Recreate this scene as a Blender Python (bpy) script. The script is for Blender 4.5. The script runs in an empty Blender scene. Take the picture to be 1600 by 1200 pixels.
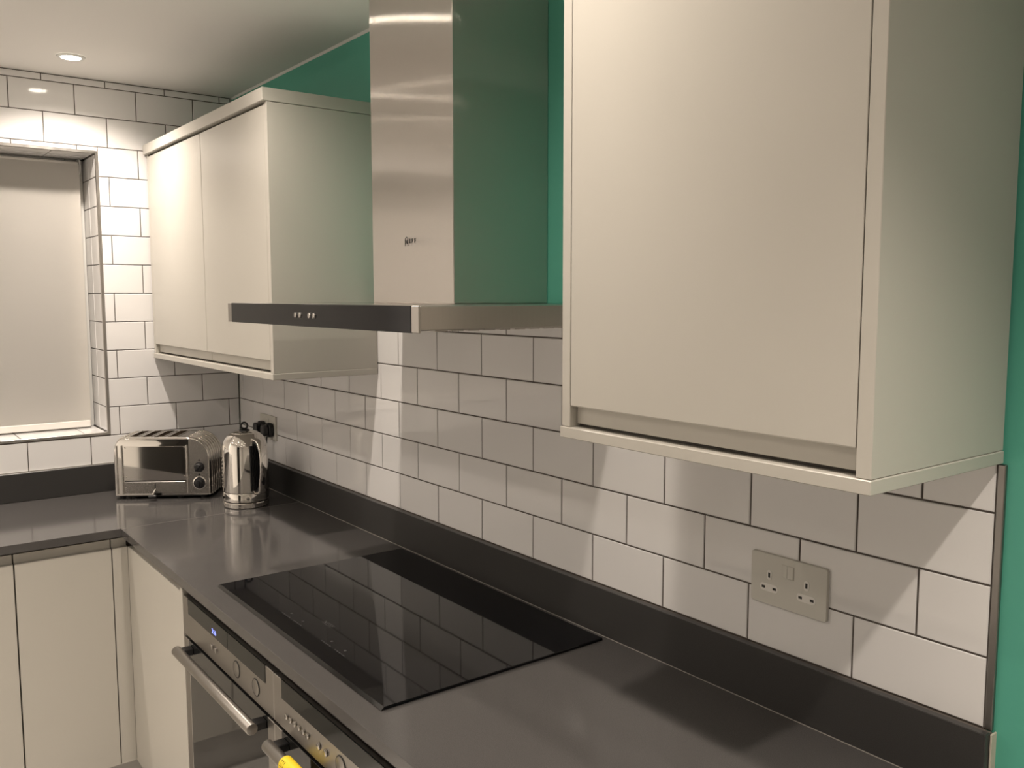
import bpy, bmesh, math, random
from mathutils import Matrix, Vector, Euler
random.seed(7)
SC = bpy.context.scene
COL = SC.collection

# ------------------------------------------------------------------ camera
CAM_LOC = (3.4229, -1.2446, 1.6120)
YAW, PITCH, ROLL, FPX = 2.49249260, -0.09893342, -0.00108684, 1382.667
cd = bpy.data.cameras.new('camera')
cam = bpy.data.objects.new('camera', cd)
COL.objects.link(cam)
_f = Vector((math.cos(YAW) * math.cos(PITCH), math.sin(YAW) * math.cos(PITCH), math.sin(PITCH)))
_r = Vector((math.sin(YAW), -math.cos(YAW), 0))
_u = _r.cross(_f)
_r2 = math.cos(ROLL) * _r + math.sin(ROLL) * _u
_u2 = -math.sin(ROLL) * _r + math.cos(ROLL) * _u
cam.matrix_world = Matrix(((_r2.x, _u2.x, -_f.x, CAM_LOC[0]), (_r2.y, _u2.y, -_f.y, CAM_LOC[1]),
                           (_r2.z, _u2.z, -_f.z, CAM_LOC[2]), (0, 0, 0, 1)))
cd.sensor_fit = 'HORIZONTAL'
cd.sensor_width = 36.0
cd.lens = FPX / 1600 * 36.0
cd.clip_start = 0.02
SC.camera = cam

# ------------------------------------------------------------------ world, exposure
w = bpy.data.worlds.new('night')
SC.world = w
w.use_nodes = True
w.node_tree.nodes['Background'].inputs[0].default_value = (0.02, 0.025, 0.04, 1)
w.node_tree.nodes['Background'].inputs[1].default_value = 0.3
SC.view_settings.view_transform = 'Standard'
SC.view_settings.look = 'None'
SC.view_settings.gamma = 1.0
SC.view_settings.use_curve_mapping = False
SC.view_settings.exposure = -0.10

LAMP_COLOR = (1.0, 0.88, 0.765)
LAMP_BEAMS = ((20.0, 78, 1.0), (46.0, 150, 1.0))   # each lamp: narrow beam and wide spill (watts, cone, blend)
END_BEAMS = ((80.0, 104, 1.0), (10.0, 150, 1.0))   # the lamp by the bare green wall has a tighter beam
LAMP_X = (0.28, 1.335, 2.385, 3.46)
LAMP_Y = (-0.61, -1.50, -2.42)  # the outermost row is added to raise the room's fill light
LAMP_DIM = ((0.92, 0.64, 0.48, 1.0), (0.6, 1.3, 0.45, 0.35), (2.4, 1.3, 0.5, 0.4))   # lamps are not all equally bright
LAMP_ROW = ((1.0, 1.0), (3.0, 0.42), (3.0, 0.5))   # beam and spill by row: outer rows' beams raised to add floor bounce, spill cut

# ------------------------------------------------------------------ main dimensions (metres)
ZW = 0.909          # worktop surface
ZL0 = 1.007         # bottom of the tiling
TP, TH = 0.2025, 0.10277   # tile pitch, along and up
ZC = 2.368          # ceiling
YF, XF = -0.578, 0.583     # fronts of the base units
ROOM_X1, ROOM_Y0 = 5.3, -3.1

# ------------------------------------------------------------------ materials
def mat(name, col, rough=0.5, metal=0.0, **kw):
    m = bpy.data.materials.new(name)
    m.use_nodes = True
    nt = m.node_tree
    b = nt.nodes['Principled BSDF']
    b.inputs['Base Color'].default_value = (*col, 1)
    b.inputs['Roughness'].default_value = rough
    b.inputs['Metallic'].default_value = metal
    for k, v in kw.items():
        b.inputs[k.replace('_', ' ')].default_value = v
    return m

def noise(m, scale=10, detail=3, stretch=(1, 1, 1), coord='Object'):
    nt = m.node_tree
    tc = nt.nodes.new('ShaderNodeTexCoord')
    mp = nt.nodes.new('ShaderNodeMapping')
    mp.inputs['Scale'].default_value = stretch
    n = nt.nodes.new('ShaderNodeTexNoise')
    n.inputs['Scale'].default_value = scale
    n.inputs['Detail'].default_value = detail
    nt.links.new(tc.outputs[coord], mp.inputs['Vector'])
    nt.links.new(mp.outputs['Vector'], n.inputs['Vector'])
    return n

def add_bump(m, n, strength, dist=0.002):
    nt = m.node_tree
    b = nt.nodes.new('ShaderNodeBump')
    b.inputs['Strength'].default_value = strength
    b.inputs['Distance'].default_value = dist
    nt.links.new(n.outputs['Fac'], b.inputs['Height'])
    nt.links.new(b.outputs['Normal'], nt.nodes['Principled BSDF'].inputs['Normal'])

def add_ramp(m, n, c0, c1, lo=0.3, hi=0.7, sock='Base Color'):
    nt = m.node_tree
    r = nt.nodes.new('ShaderNodeValToRGB')
    r.color_ramp.elements[0].position = lo
    r.color_ramp.elements[1].position = hi
    r.color_ramp.elements[0].color = (*c0, 1)
    r.color_ramp.elements[1].color = (*c1, 1)
    nt.links.new(n.outputs['Fac'], r.inputs['Fac'])
    nt.links.new(r.outputs['Color'], nt.nodes['Principled BSDF'].inputs[sock])

MAT = {}
m = MAT['tile'] = mat('white_glazed_tile', (0.83, 0.82, 0.815), 0.07)
n = noise(m, 9, 2)
add_bump(m, n, 0.12, 0.004)
m = MAT['grout'] = mat('dark_grout', (0.10, 0.085, 0.075), 0.9)
add_bump(m, noise(m, 300, 3), 0.4, 0.001)
m = MAT['green'] = mat('teal_green_paint', (0.095, 0.41, 0.305), 0.55)
n = noise(m, 60, 4)
add_bump(m, n, 0.10, 0.002)
m = MAT['white_paint'] = mat('off_white_paint', (0.80, 0.785, 0.76), 0.7)
add_bump(m, noise(m, 80, 4), 0.08, 0.002)
m = MAT['ceiling'] = mat('ceiling_white_paint', (0.80, 0.785, 0.76), 0.75)
add_bump(m, noise(m, 40, 4), 0.06, 0.002)
m = MAT['door'] = mat('ivory_satin_laminate', (0.50, 0.478, 0.43), 0.34)
add_bump(m, noise(m, 500, 2), 0.03, 0.0005)
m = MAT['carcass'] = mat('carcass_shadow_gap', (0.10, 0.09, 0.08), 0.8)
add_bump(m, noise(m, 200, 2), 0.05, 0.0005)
m = MAT['quartz'] = mat('grey_quartz', (0.115, 0.105, 0.098), 0.12, IOR=1.42)
n = noise(m, 900, 2)
add_ramp(m, n, (0.066, 0.063, 0.061), (0.094, 0.089, 0.087), 0.35, 0.65)
m = MAT['quartz_shaded'] = mat('grey_quartz_upstand_shaded', (0.06, 0.057, 0.055), 0.32, IOR=1.40)  # same quartz as the worktop, with the upstand's shade put into the colour
n = noise(m, 900, 2)
add_ramp(m, n, (0.034, 0.033, 0.032), (0.050, 0.048, 0.047), 0.35, 0.65)
m = MAT['quartz_joint'] = mat('pale_joint_resin', (0.35, 0.33, 0.30), 0.3)
add_bump(m, noise(m, 400, 2), 0.05, 0.0005)
m = MAT['sealant'] = mat('cream_sealant', (0.55, 0.50, 0.42), 0.5)
add_bump(m, noise(m, 120, 2), 0.1, 0.001)
m = MAT['sealant_dark'] = mat('grey_brown_sealant', (0.13, 0.11, 0.095), 0.55)
add_bump(m, noise(m, 120, 2), 0.1, 0.001)
m = MAT['glass_black'] = mat('black_hob_glass', (0.003, 0.003, 0.004), 0.03, IOR=1.38)
n = noise(m, 3, 2)
add_ramp(m, n, (0.025,) * 3, (0.05,) * 3, sock='Roughness')
m = MAT['glass_panel'] = mat('smoked_panel_glass', (0.010, 0.010, 0.012), 0.09, IOR=1.42)
n = noise(m, 8, 2)
add_ramp(m, n, (0.07,) * 3, (0.12,) * 3, sock='Roughness')
m = MAT['display_glass'] = mat('smoked_display_glass', (0.012, 0.013, 0.011), 0.09, IOR=1.30)
n = noise(m, 8, 2)
add_ramp(m, n, (0.07,) * 3, (0.12,) * 3, sock='Roughness')
m = MAT['oven_glass'] = mat('dark_oven_door_glass', (0.010, 0.010, 0.010), 0.05, IOR=1.6)
n = noise(m, 5, 2)
add_ramp(m, n, (0.03,) * 3, (0.07,) * 3, sock='Roughness')

def brushed(name, col, rough, aniso, vertical_grain=True):
    m = mat(name, col, rough, 1.0)
    nt = m.node_tree
    b = nt.nodes['Principled BSDF']
    b.inputs['Anisotropic'].default_value = aniso
    g = nt.nodes.new('ShaderNodeNewGeometry')
    cr = nt.nodes.new('ShaderNodeVectorMath')
    cr.operation = 'CROSS_PRODUCT'
    nt.links.new(g.outputs['True Normal'], cr.inputs[0])
    cr.inputs[1].default_value = (0.0, 0.02, 1.0)
    nt.links.new(cr.outputs['Vector'], b.inputs['Tangent'])
    n = noise(m, 220, 3, (1, 1, 0.02) if vertical_grain else (0.02, 0.02, 1))
    add_ramp(m, n, tuple(c * 0.985 for c in col), tuple(min(1, c * 1.015) for c in col), 0.3, 0.7)
    return m
def grooved(name, col, rough, spread):
    """vertical brushing: every hair-thin groove turns the normal a little sideways"""
    m = mat(name, col, rough, 1.0)
    nt = m.node_tree
    L = nt.links.new
    tc = nt.nodes.new('ShaderNodeTexCoord')
    dot = nt.nodes.new('ShaderNodeVectorMath')
    dot.operation = 'DOT_PRODUCT'
    dot.inputs[1].default_value = (4000.0, 3700.0, 0.0)
    L(tc.outputs['Object'], dot.inputs[0])
    wn = []
    for k in range(2):
        n = nt.nodes.new('ShaderNodeTexWhiteNoise')
        n.noise_dimensions = '1D'
        ad = nt.nodes.new('ShaderNodeMath')
        ad.operation = 'ADD'
        ad.inputs[1].default_value = 17.3 * k
        L(dot.outputs['Value'], ad.inputs[0])
        L(ad.outputs[0], n.inputs['W'])
        wn.append(n)
    sub = nt.nodes.new('ShaderNodeMath')
    sub.operation = 'SUBTRACT'
    L(wn[0].outputs['Value'], sub.inputs[0])
    L(wn[1].outputs['Value'], sub.inputs[1])
    mul = nt.nodes.new('ShaderNodeMath')
    mul.operation = 'MULTIPLY'
    mul.inputs[1].default_value = spread
    L(sub.outputs[0], mul.inputs[0])
    g = nt.nodes.new('ShaderNodeNewGeometry')
    cr = nt.nodes.new('ShaderNodeVectorMath')
    cr.operation = 'CROSS_PRODUCT'
    L(g.outputs['True Normal'], cr.inputs[0])
    cr.inputs[1].default_value = (0.0, 0.02, 1.0)
    sc = nt.nodes.new('ShaderNodeVectorMath')
    sc.operation = 'SCALE'
    L(cr.outputs['Vector'], sc.inputs[0])
    L(mul.outputs[0], sc.inputs['Scale'])
    ad = nt.nodes.new('ShaderNodeVectorMath')
    ad.operation = 'ADD'
    L(g.outputs['True Normal'], ad.inputs[0])
    L(sc.outputs['Vector'], ad.inputs[1])
    nm = nt.nodes.new('ShaderNodeVectorMath')
    nm.operation = 'NORMALIZE'
    L(ad.outputs['Vector'], nm.inputs[0])
    L(nm.outputs['Vector'], nt.nodes['Principled BSDF'].inputs['Normal'])
    return m
MAT['steel'] = grooved('brushed_steel', (0.62, 0.585, 0.55), 0.085, 0.75)
MAT['steel_plain'] = brushed('satin_steel', (0.47, 0.445, 0.415), 0.30, 0.5)
MAT['oven_steel'] = brushed('oven_front_steel_dimmed', (0.34, 0.32, 0.295), 0.36, 0.2)  # base darkened to stand in for the dark area the ovens face
m = MAT['chrome'] = mat('polished_chrome', (0.86, 0.83, 0.79), 0.04, 1.0)
n = noise(m, 6, 2)
add_ramp(m, n, (0.03,) * 3, (0.055,) * 3, sock='Roughness')
m = MAT['chrome_satin'] = mat('satin_chrome', (0.46, 0.44, 0.415), 0.28, 1.0)
n = noise(m, 800, 2)
add_ramp(m, n, (0.25,) * 3, (0.28,) * 3, sock='Roughness')
m = MAT['trim'] = mat('aluminium_tile_trim', (0.27, 0.255, 0.24), 0.35, 1.0)
n = noise(m, 40, 2)
add_ramp(m, n, (0.30,) * 3, (0.40,) * 3, sock='Roughness')
m = MAT['trim_pale'] = mat('pale_aluminium_tile_trim', (0.44, 0.42, 0.40), 0.35, 1.0)
n = noise(m, 40, 2)
add_ramp(m, n, (0.30,) * 3, (0.40,) * 3, sock='Roughness')
m = MAT['black'] = mat('black_plastic', (0.012, 0.012, 0.013), 0.35)
add_bump(m, noise(m, 300, 2), 0.05, 0.0005)
m = MAT['dark'] = mat('dark_interior', (0.02, 0.019, 0.018), 0.6)
add_bump(m, noise(m, 100, 2), 0.1, 0.0005)
m = MAT['element'] = mat('toaster_heating_mica', (0.16, 0.12, 0.09), 0.6)
add_bump(m, noise(m, 100, 2), 0.3, 0.001)
m = MAT['socket'] = mat('satin_pale_socket_plate', (0.63, 0.615, 0.56), 0.38)
add_bump(m, noise(m, 300, 2), 0.03, 0.0005)
m = MAT['socket_white'] = mat('white_socket_insert', (0.78, 0.76, 0.72), 0.35)
add_bump(m, noise(m, 300, 2), 0.03, 0.0005)
m = MAT['upvc'] = mat('white_upvc', (0.7, 0.7, 0.68), 0.3)
add_bump(m, noise(m, 100, 2), 0.03, 0.0005)
m = MAT['blind'] = mat('cream_blind_fabric', (0.84, 0.81, 0.76), 0.85)
add_bump(m, noise(m, 700, 2), 0.25, 0.0008)
m = MAT['floor'] = mat('grey_floor_vinyl', (0.5, 0.48, 0.45), 0.45)
n = noise(m, 12, 4)
add_ramp(m, n, (0.56, 0.54, 0.51), (0.63, 0.61, 0.58))
m = MAT['hall'] = mat('darkened_hall_paint', (0.20, 0.19, 0.18), 0.7)  # dimness of the added hall is put into its paint colour
add_bump(m, noise(m, 60, 3), 0.06, 0.002)
m = MAT['yellow'] = mat('yellow_card', (0.85, 0.62, 0.02), 0.5)
add_bump(m, noise(m, 200, 2), 0.05, 0.0005)
m = MAT['ink'] = mat('black_print', (0.01, 0.01, 0.01), 0.5)
add_bump(m, noise(m, 300, 2), 0.02, 0.0002)
m = MAT['ink_grey'] = mat('grey_print', (0.045, 0.045, 0.045), 0.5)
add_bump(m, noise(m, 300, 2), 0.02, 0.0002)
m = MAT['window_glass'] = mat('window_pane_glass', (0.02, 0.025, 0.03), 0.02)
add_bump(m, noise(m, 4, 1), 0.02, 0.001)
def emit(name, col, s):
    m = mat(name, (0.8, 0.8, 0.8), 0.4)
    b = m.node_tree.nodes['Principled BSDF']
    b.inputs['Emission Color'].default_value = (*col, 1)
    b.inputs['Emission Strength'].default_value = s
    return m
MAT['lamp'] = emit('lit_lamp_lens', (1.0, 0.9, 0.76), 40.0)
MAT['led'] = emit('blue_led_digits', (0.10, 0.18, 1.0), 3.0)

# ------------------------------------------------------------------ mesh builder
class MB:
    def __init__(s):
        s.bm = bmesh.new()
    def _merge(s, b, mtx=None):
        if mtx is not None:
            bmesh.ops.transform(b, matrix=mtx, verts=b.verts)
        me = bpy.data.meshes.new('tmp')
        b.to_mesh(me)
        b.free()
        s.bm.from_mesh(me)
        bpy.data.meshes.remove(me)
        return s
    def box(s, x0, x1, y0, y1, z0, z1, bev=0.0, seg=1, mtx=None):
        b = bmesh.new()
        vs = [b.verts.new((x, y, z)) for z in (z0, z1) for y in (y0, y1) for x in (x0, x1)]
        for f in ((0, 2, 3, 1), (4, 5, 7, 6), (0, 1, 5, 4), (2, 6, 7, 3), (0, 4, 6, 2), (1, 3, 7, 5)):
            b.faces.new([vs[i] for i in f])
        if bev:
            bmesh.ops.bevel(b, geom=list(b.edges), offset=bev, segments=seg, affect='EDGES', profile=0.5)
        return s._merge(b, mtx)
    def prism(s, pts, a, lo, hi, bev=0.0, mtx=None):
        """2D outline pts extruded along axis a ('x': pts are (y,z); 'y': (x,z); 'z': (x,y))"""
        b = bmesh.new()
        def v(p, t):
            return {'x': (t, p[0], p[1]), 'y': (p[0], t, p[1]), 'z': (p[0], p[1], t)}[a]
        A = [b.verts.new(v(p, lo)) for p in pts]
        B = [b.verts.new(v(p, hi)) for p in pts]
        b.faces.new(A)
        b.faces.new(B[::-1])
        k = len(pts)
        for i in range(k):
            b.faces.new((A[i], A[(i + 1) % k], B[(i + 1) % k], B[i]))
        bmesh.ops.recalc_face_normals(b, faces=b.faces)
        if bev:
            bmesh.ops.bevel(b, geom=list(b.edges), offset=bev, segments=1, affect='EDGES', profile=0.5)
        return s._merge(b, mtx)
    def cyl(s, p0, p1, r, r1=None, seg=20, bev=0.0):
        p0, p1 = Vector(p0), Vector(p1)
        d = p1 - p0
        b = bmesh.new()
        bmesh.ops.create_cone(b, cap_ends=True, segments=seg, radius1=r, radius2=r if r1 is None else r1, depth=d.length)
        if bev:
            es = [e for e in b.edges if len(e.link_faces) == 2 and any(len(f.verts) > 4 for f in e.link_faces)]
            bmesh.ops.bevel(b, geom=es, offset=bev, segments=2, affect='EDGES', profile=0.5)
        q = d.to_track_quat('Z', 'Y').to_matrix().to_4x4()
        return s._merge(b, Matrix.Translation((p0 + p1) / 2) @ q)
    def lathe(s, prof, cx=0, cy=0, seg=48):
        b = bmesh.new()
        rings = []
        for r, z in prof:
            if r < 1e-5:
                rings.append([b.verts.new((cx, cy, z))])
            else:
                rings.append([b.verts.new((cx + r * math.cos(2 * math.pi * i / seg), cy + r * math.sin(2 * math.pi * i / seg), z)) for i in range(seg)])
        for A, B in zip(rings, rings[1:]):
            for i in range(seg):
                j = (i + 1) % seg
                if len(A) == 1 and len(B) == 1:
                    continue
                if len(A) == 1:
                    b.faces.new((A[0], B[j], B[i]))
                elif len(B) == 1:
                    b.faces.new((A[i], A[j], B[0]))
                else:
                    b.faces.new((A[i], A[j], B[j], B[i]))
        bmesh.ops.recalc_face_normals(b, faces=b.faces)
        return s._merge(b)
    def sweep(s, path, rx, ry=None, side=None, seg=12, closed=False):
        """elliptical tube along a path; rx across `side`, ry the other way"""
        ry = ry or rx
        path = [Vector(p) for p in path]
        b = bmesh.new()
        rings = []
        k = len(path)
        prev = None
        for i, p in enumerate(path):
            if closed:
                t = path[(i + 1) % k] - path[i - 1]
            else:
                t = path[min(i + 1, k - 1)] - path[max(i - 1, 0)]
            t.normalize()
            if side is not None:
                a = Vector(side)
            elif prev is None:
                a = t.orthogonal()
            else:
                a = prev
            a = (a - t * a.dot(t)).normalized()
            prev = a
            c = t.cross(a)
            rr = rx[i] if isinstance(rx, (list, tuple)) else rx
            r2 = ry[i] if isinstance(ry, (list, tuple)) else ry
            rings.append([b.verts.new(p + a * rr * math.cos(2 * math.pi * q / seg) + c * r2 * math.sin(2 * math.pi * q / seg)) for q in range(seg)])
        rng = range(k if closed else k - 1)
        for i in rng:
            A, B = rings[i], rings[(i + 1) % k]
            for q in range(seg):
                b.faces.new((A[q], A[(q + 1) % seg], B[(q + 1) % seg], B[q]))
        if not closed:
            b.faces.new(rings[0])
            b.faces.new(rings[-1][::-1])
        bmesh.ops.recalc_face_normals(b, faces=b.faces)
        return s._merge(b)
    def mesh(s, name):
        me = bpy.data.meshes.new(name)
        s.bm.to_mesh(me)
        s.bm.free()
        return me
    def build(s, name, mt, parent=None, smooth=0, label=None):
        me = s.mesh(name)
        me.materials.append(MAT[mt])
        if smooth:
            for p in me.polygons:
                p.use_smooth = True
            me.set_sharp_from_angle(angle=math.radians(smooth))
        o = bpy.data.objects.new(name, me)
        COL.objects.link(o)
        if parent is not None:
            attach(o, parent)
        if label:
            o['label'] = label
        return o

def world_of(o):
    M = o.matrix_basis
    p = o.parent
    return (world_of(p) @ o.matrix_parent_inverse @ M) if p else M

def attach(o, parent):
    """keep the world placement the object was built with"""
    o.parent = parent
    o.matrix_parent_inverse = world_of(parent).inverted()

def thing(name, label, cat, loc, rz=0.0, group=None):
    o = bpy.data.objects.new(name, None)
    o.empty_display_size = 0.05
    COL.objects.link(o)
    o.location = loc
    o.rotation_euler = (0, 0, rz)
    tag(o, label, cat, group)
    return o

def tag(o, label, cat, group=None):
    o['label'] = label
    o['category'] = cat
    if group:
        o['group'] = group
    return o

def struct(o, label=None):
    o['kind'] = 'structure'
    if label:
        o['label'] = label
    return o

def text_mesh(body, size, mt, name, parent, mtx, extrude=0.0002, space=1.0, bold=0.0):
    cu = bpy.data.curves.new('txt', 'FONT')
    cu.body = body
    cu.size = size
    cu.extrude = extrude
    cu.offset = bold
    cu.space_character = space
    cu.align_x = 'CENTER'
    cu.align_y = 'CENTER'
    t = bpy.data.objects.new('txt', cu)
    COL.objects.link(t)
    dg = bpy.context.evaluated_depsgraph_get()
    me = bpy.data.meshes.new_from_object(t.evaluated_get(dg))
    bpy.data.objects.remove(t)
    bpy.data.curves.remove(cu)
    me.transform(mtx)
    me.materials.clear()
    me.materials.append(MAT[mt])
    me.name = name
    o = bpy.data.objects.new(name, me)
    COL.objects.link(o)
    attach(o, parent)
    return o

# text that faces -y (front of the run), reading along +x
def face_front(x, y, z):
    return Matrix.Translation((x, y, z)) @ Matrix.Rotation(math.radians(90), 4, 'X')

# ================================================================== THE ROOM
def wall_mesh(name, boxes, mt):
    b = MB()
    for q in boxes:
        b.box(*q)
    return struct(b.build(name, mt))

TT = 0.006   # the tiles stand proud of the plaster by this much
floor = wall_mesh('floor', [(-0.4, ROOM_X1 + 0.1, ROOM_Y0 - 0.1, 0.15, -0.08, 0.0)], 'floor')
ceiling = wall_mesh('ceiling', [(-0.4, ROOM_X1 + 0.1, ROOM_Y0 - 0.1, 0.15, ZC, ZC + 0.1)], 'ceiling')
GX = 3.28            # green stops here out of view; white beyond added to cut green bounce
wall_back = wall_mesh('wall_back', [(-0.4, GX, TT, 0.15, 0, ZC)], 'green')
wall_back_plain = wall_mesh('wall_back_plain', [(GX, ROOM_X1 + 0.1, TT, 0.15, 0, ZC)], 'white_paint')
wall_right = wall_mesh('wall_right', [(ROOM_X1, ROOM_X1 + 0.12, ROOM_Y0, 0.15, 0, ZC)], 'white_paint')
DX0, DX1, DZ = 2.22, 3.35, 2.06      # wide opening to an unseen hall, added to darken the chrome's reflections
wall_front = wall_mesh('wall_front', [(-0.4, DX0, ROOM_Y0 - 0.12, ROOM_Y0, 0, ZC), (DX1, ROOM_X1 + 0.1, ROOM_Y0 - 0.12, ROOM_Y0, 0, ZC),
                                      (DX0, DX1, ROOM_Y0 - 0.12, ROOM_Y0, DZ, ZC)], 'white_paint')
wall_added_hall = wall_mesh('wall_added_hall', [(DX0 - 0.3, DX1 + 0.3, ROOM_Y0 - 1.4, ROOM_Y0 - 1.3, 0, ZC), (DX0 - 0.4, DX0 - 0.3, ROOM_Y0 - 1.4, ROOM_Y0 - 0.12, 0, ZC),
                                    (DX1 + 0.3, DX1 + 0.4, ROOM_Y0 - 1.4, ROOM_Y0 - 0.12, 0, ZC), (DX0 - 0.4, DX1 + 0.4, ROOM_Y0 - 1.4, ROOM_Y0 - 0.12, -0.08, 0), (DX0 - 0.4, DX1 + 0.4, ROOM_Y0 - 1.4, ROOM_Y0 - 0.12, ZC, ZC + 0.1)], 'hall')
WY0, WY1, WZ0, WZ1 = -1.76, -0.490, 1.122, 2.114     # window opening
WD = 0.26
wall_left = wall_mesh('wall_left', [
    (-0.4, -TT, ROOM_Y0, 0.15, 0, WZ0 - TT), (-0.4, -TT, ROOM_Y0, 0.15, WZ1 + TT, ZC),
    (-0.4, -TT, WY1 + TT, 0.15, WZ0 - TT, WZ1 + TT), (-0.4, -TT, ROOM_Y0, WY0 - TT, WZ0 - TT, WZ1 + TT)], 'white_paint')

# ---- tiles: every tile one object, alike sizes share a mesh
TILE_CACHE = {}
GAP = 0.0030
def tile_mesh(wd, ht):
    k = (round(wd, 4), round(ht, 4))
    if k not in TILE_CACHE:
        c, t = 0.0013, 0.0055
        a, h = wd / 2, ht / 2
        vs = []
        for (ix, dy) in ((0, t), (0, c), (c, 0)):
            for sx, sz in ((-1, -1), (1, -1), (1, 1), (-1, 1)):
                vs.append((sx * (a - ix), dy, sz * (h - ix)))
        fs = [(8, 9, 10, 11)]
        for r in (0, 4):
            for i in range(4):
                j = (i + 1) % 4
                fs.append((r + i, r + j, r + 4 + j, r + 4 + i))
        me = bpy.data.meshes.new('tile')
        me.from_pydata(vs, [], fs)
        me.update()
        me.materials.append(MAT['tile'])
        TILE_CACHE[k] = me
    return TILE_CACHE[k]

def put_tile(cx, cy, cz, wd, ht, parent, facing):
    o = bpy.data.objects.new('tile', tile_mesh(wd, ht))
    COL.objects.link(o)
    R = {'-y': Euler((0, 0, 0)), '+x': Euler((0, 0, math.pi / 2)), '+y': Euler((0, 0, math.pi)),
         '+z': Euler((-math.pi / 2, 0, math.pi / 2)), '-z': Euler((math.pi / 2, 0, math.pi / 2))}[facing].to_matrix().to_4x4()
    J = Euler((random.gauss(0, 0.0014), 0, random.gauss(0, 0.0018))).to_matrix().to_4x4()
    o.matrix_basis = Matrix.Translation((cx, cy, cz)) @ R @ J
    o.parent = parent
    o.matrix_parent_inverse = Matrix.Identity(4)

def run_tiles(a0, a1, joints, g=GAP):
    """pieces of a row between a0 and a1, cut at the joints"""
    js = sorted([a0] + [j for j in joints if a0 + 0.006 < j < a1 - 0.006] + [a1])
    for p, q in zip(js, js[1:]):
        lo = p + (g / 2 if p != a0 else 0.001)
        hi = q - (g / 2 if q != a1 else 0.001)
        if hi - lo > 0.004:
            yield (lo + hi) / 2, hi - lo

# grout beds
b = MB()
b.box(0.0, 2.8765, 0.0018, TT + 0.002, ZL0 - 0.10, 1.590)
b.build('grout_bed', 'grout', wall_back)
b = MB()
e = -0.0018
b.box(-TT - 0.002, e, -2.4, -0.001, ZL0 - 0.10, WZ0)
b.box(-TT - 0.002, e, -2.4, -0.001, WZ1, ZC - 0.001)
b.box(-TT - 0.002, e, WY1 + 0.001, -0.001, WZ0, WZ1)
b.box(-TT - 0.002, e, -2.4, WY0 - 0.001, WZ0, WZ1)
b.box(-WD, -0.008, WY1 + 0.0018, WY1 + TT + 0.002, WZ0, WZ1)
b.box(-WD, -0.008, WY0, WY1, WZ0 - TT - 0.002, WZ0 - 0.0018)
b.box(-WD, -0.008, WY0, WY1, WZ1 + 0.0018, WZ1 + TT + 0.002)
b.box(-WD, -0.008, WY0 - TT - 0.002, WY0 - 0.0018, WZ0, WZ1)
b.build('grout_bed', 'grout', wall_left)

# long wall: six courses, the top one cut off behind the hood
for r in range(1, 7):
    z0 = ZL0 + TH * (r - 1) + (GAP / 2 if r > 1 else 0.002)
    z1 = ZL0 + TH * r - GAP / 2
    if r == 6:
        z1 = 1.588
    off = 0 if r % 2 else 0.5
    js = [2.6713 + TP * (k + off) for k in range(-15, 3)]
    for c, wd in run_tiles(0.002, 2.8755, js):
        put_tile(c, 0.0, (z0 + z1) / 2, wd, z1 - z0, wall_back, '-y')
# window wall: floor-side courses to the ceiling, around the window
TRW = 0.0085
for r in range(1, 15):
    z0 = ZL0 + TH * (r - 1) + (GAP / 2 if r > 1 else 0.002)
    z1 = ZL0 + TH * r - GAP / 2
    if r == 14:
        z1 = ZC - 0.003
    off = 0.5 if r % 2 else 0
    js = [-(0.0427 + TP * (j + off)) for j in range(-1, 13)]
    if 2 <= r <= 10:
        spans = [(WY1 + TRW, -0.002, z0, z1), (-2.4, WY0 - TRW, z0, z1)]
    elif r == 11:
        spans = [(WY1 + TRW, -0.002, z0, z1), (-2.4, WY0 - TRW, z0, z1), (WY0 - TRW, WY1 + TRW, WZ1 + TRW, z1)]
    else:
        spans = [(-2.4, -0.002, z0, z1)]
    for a0, a1, q0, q1 in spans:
        for c, wd in run_tiles(a0, a1, js):
            put_tile(0.0, c, (q0 + q1) / 2, wd, q1 - q0, wall_left, '+x')
# window reveals
for r in range(2, 12):
    z0 = max(ZL0 + TH * (r - 1) + GAP / 2, WZ0 + 0.002)
    z1 = min(ZL0 + TH * r - GAP / 2, WZ1 - 0.002)
    for lo, hi in ((-0.120, -0.012), (-WD, -0.123)):
        put_tile((lo + hi) / 2, WY1, (z0 + z1) / 2, hi - lo, z1 - z0, wall_left, '-y')
        put_tile((lo + hi) / 2, WY0, (z0 + z1) / 2, hi - lo, z1 - z0, wall_left, '+y')
js = [-0.565 - TP * k for k in range(0, 7)]
for lo, hi in ((-0.112, -0.012), (-WD, -0.115)):
    for c, wd in run_tiles(WY0 + 0.004, WY1 - 0.004, js):
        put_tile((lo + hi) / 2, c, WZ0, wd, hi - lo, wall_left, '+z')
    for c, wd in run_tiles(WY0 + 0.004, WY1 - 0.004, [j - 0.06 for j in js]):
        put_tile((lo + hi) / 2, c, WZ1, wd, hi - lo, wall_left, '-z')

# metal tile trims
t1 = MB()
t1.box(2.8772, 2.8875, -0.0012, TT, ZL0 + 0.001, 1.384, 0.0012)
struct(t1.build('trim_1', 'trim'), 'grey metal edge strip where the white tiles stop at the green wall')
t2 = MB()
for q in ((WY1 - 0.001, WY1 + TRW, WZ0 - TRW, WZ1 + TRW), (WY0 - TRW, WY0 + 0.001, WZ0 - TRW, WZ1 + TRW)):
    t2.box(-0.010, 0.0018, q[0], q[1], q[2], q[3], 0.001)
for q in ((WZ0 - TRW, WZ0 + 0.001), (WZ1 - 0.001, WZ1 + TRW)):
    t2.box(-0.010, 0.0015, WY0 + 0.001, WY1 - 0.001, q[0], q[1], 0.001)
struct(t2.build('trim_2', 'trim_pale'), 'grey metal edge strip around the window opening')
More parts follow.
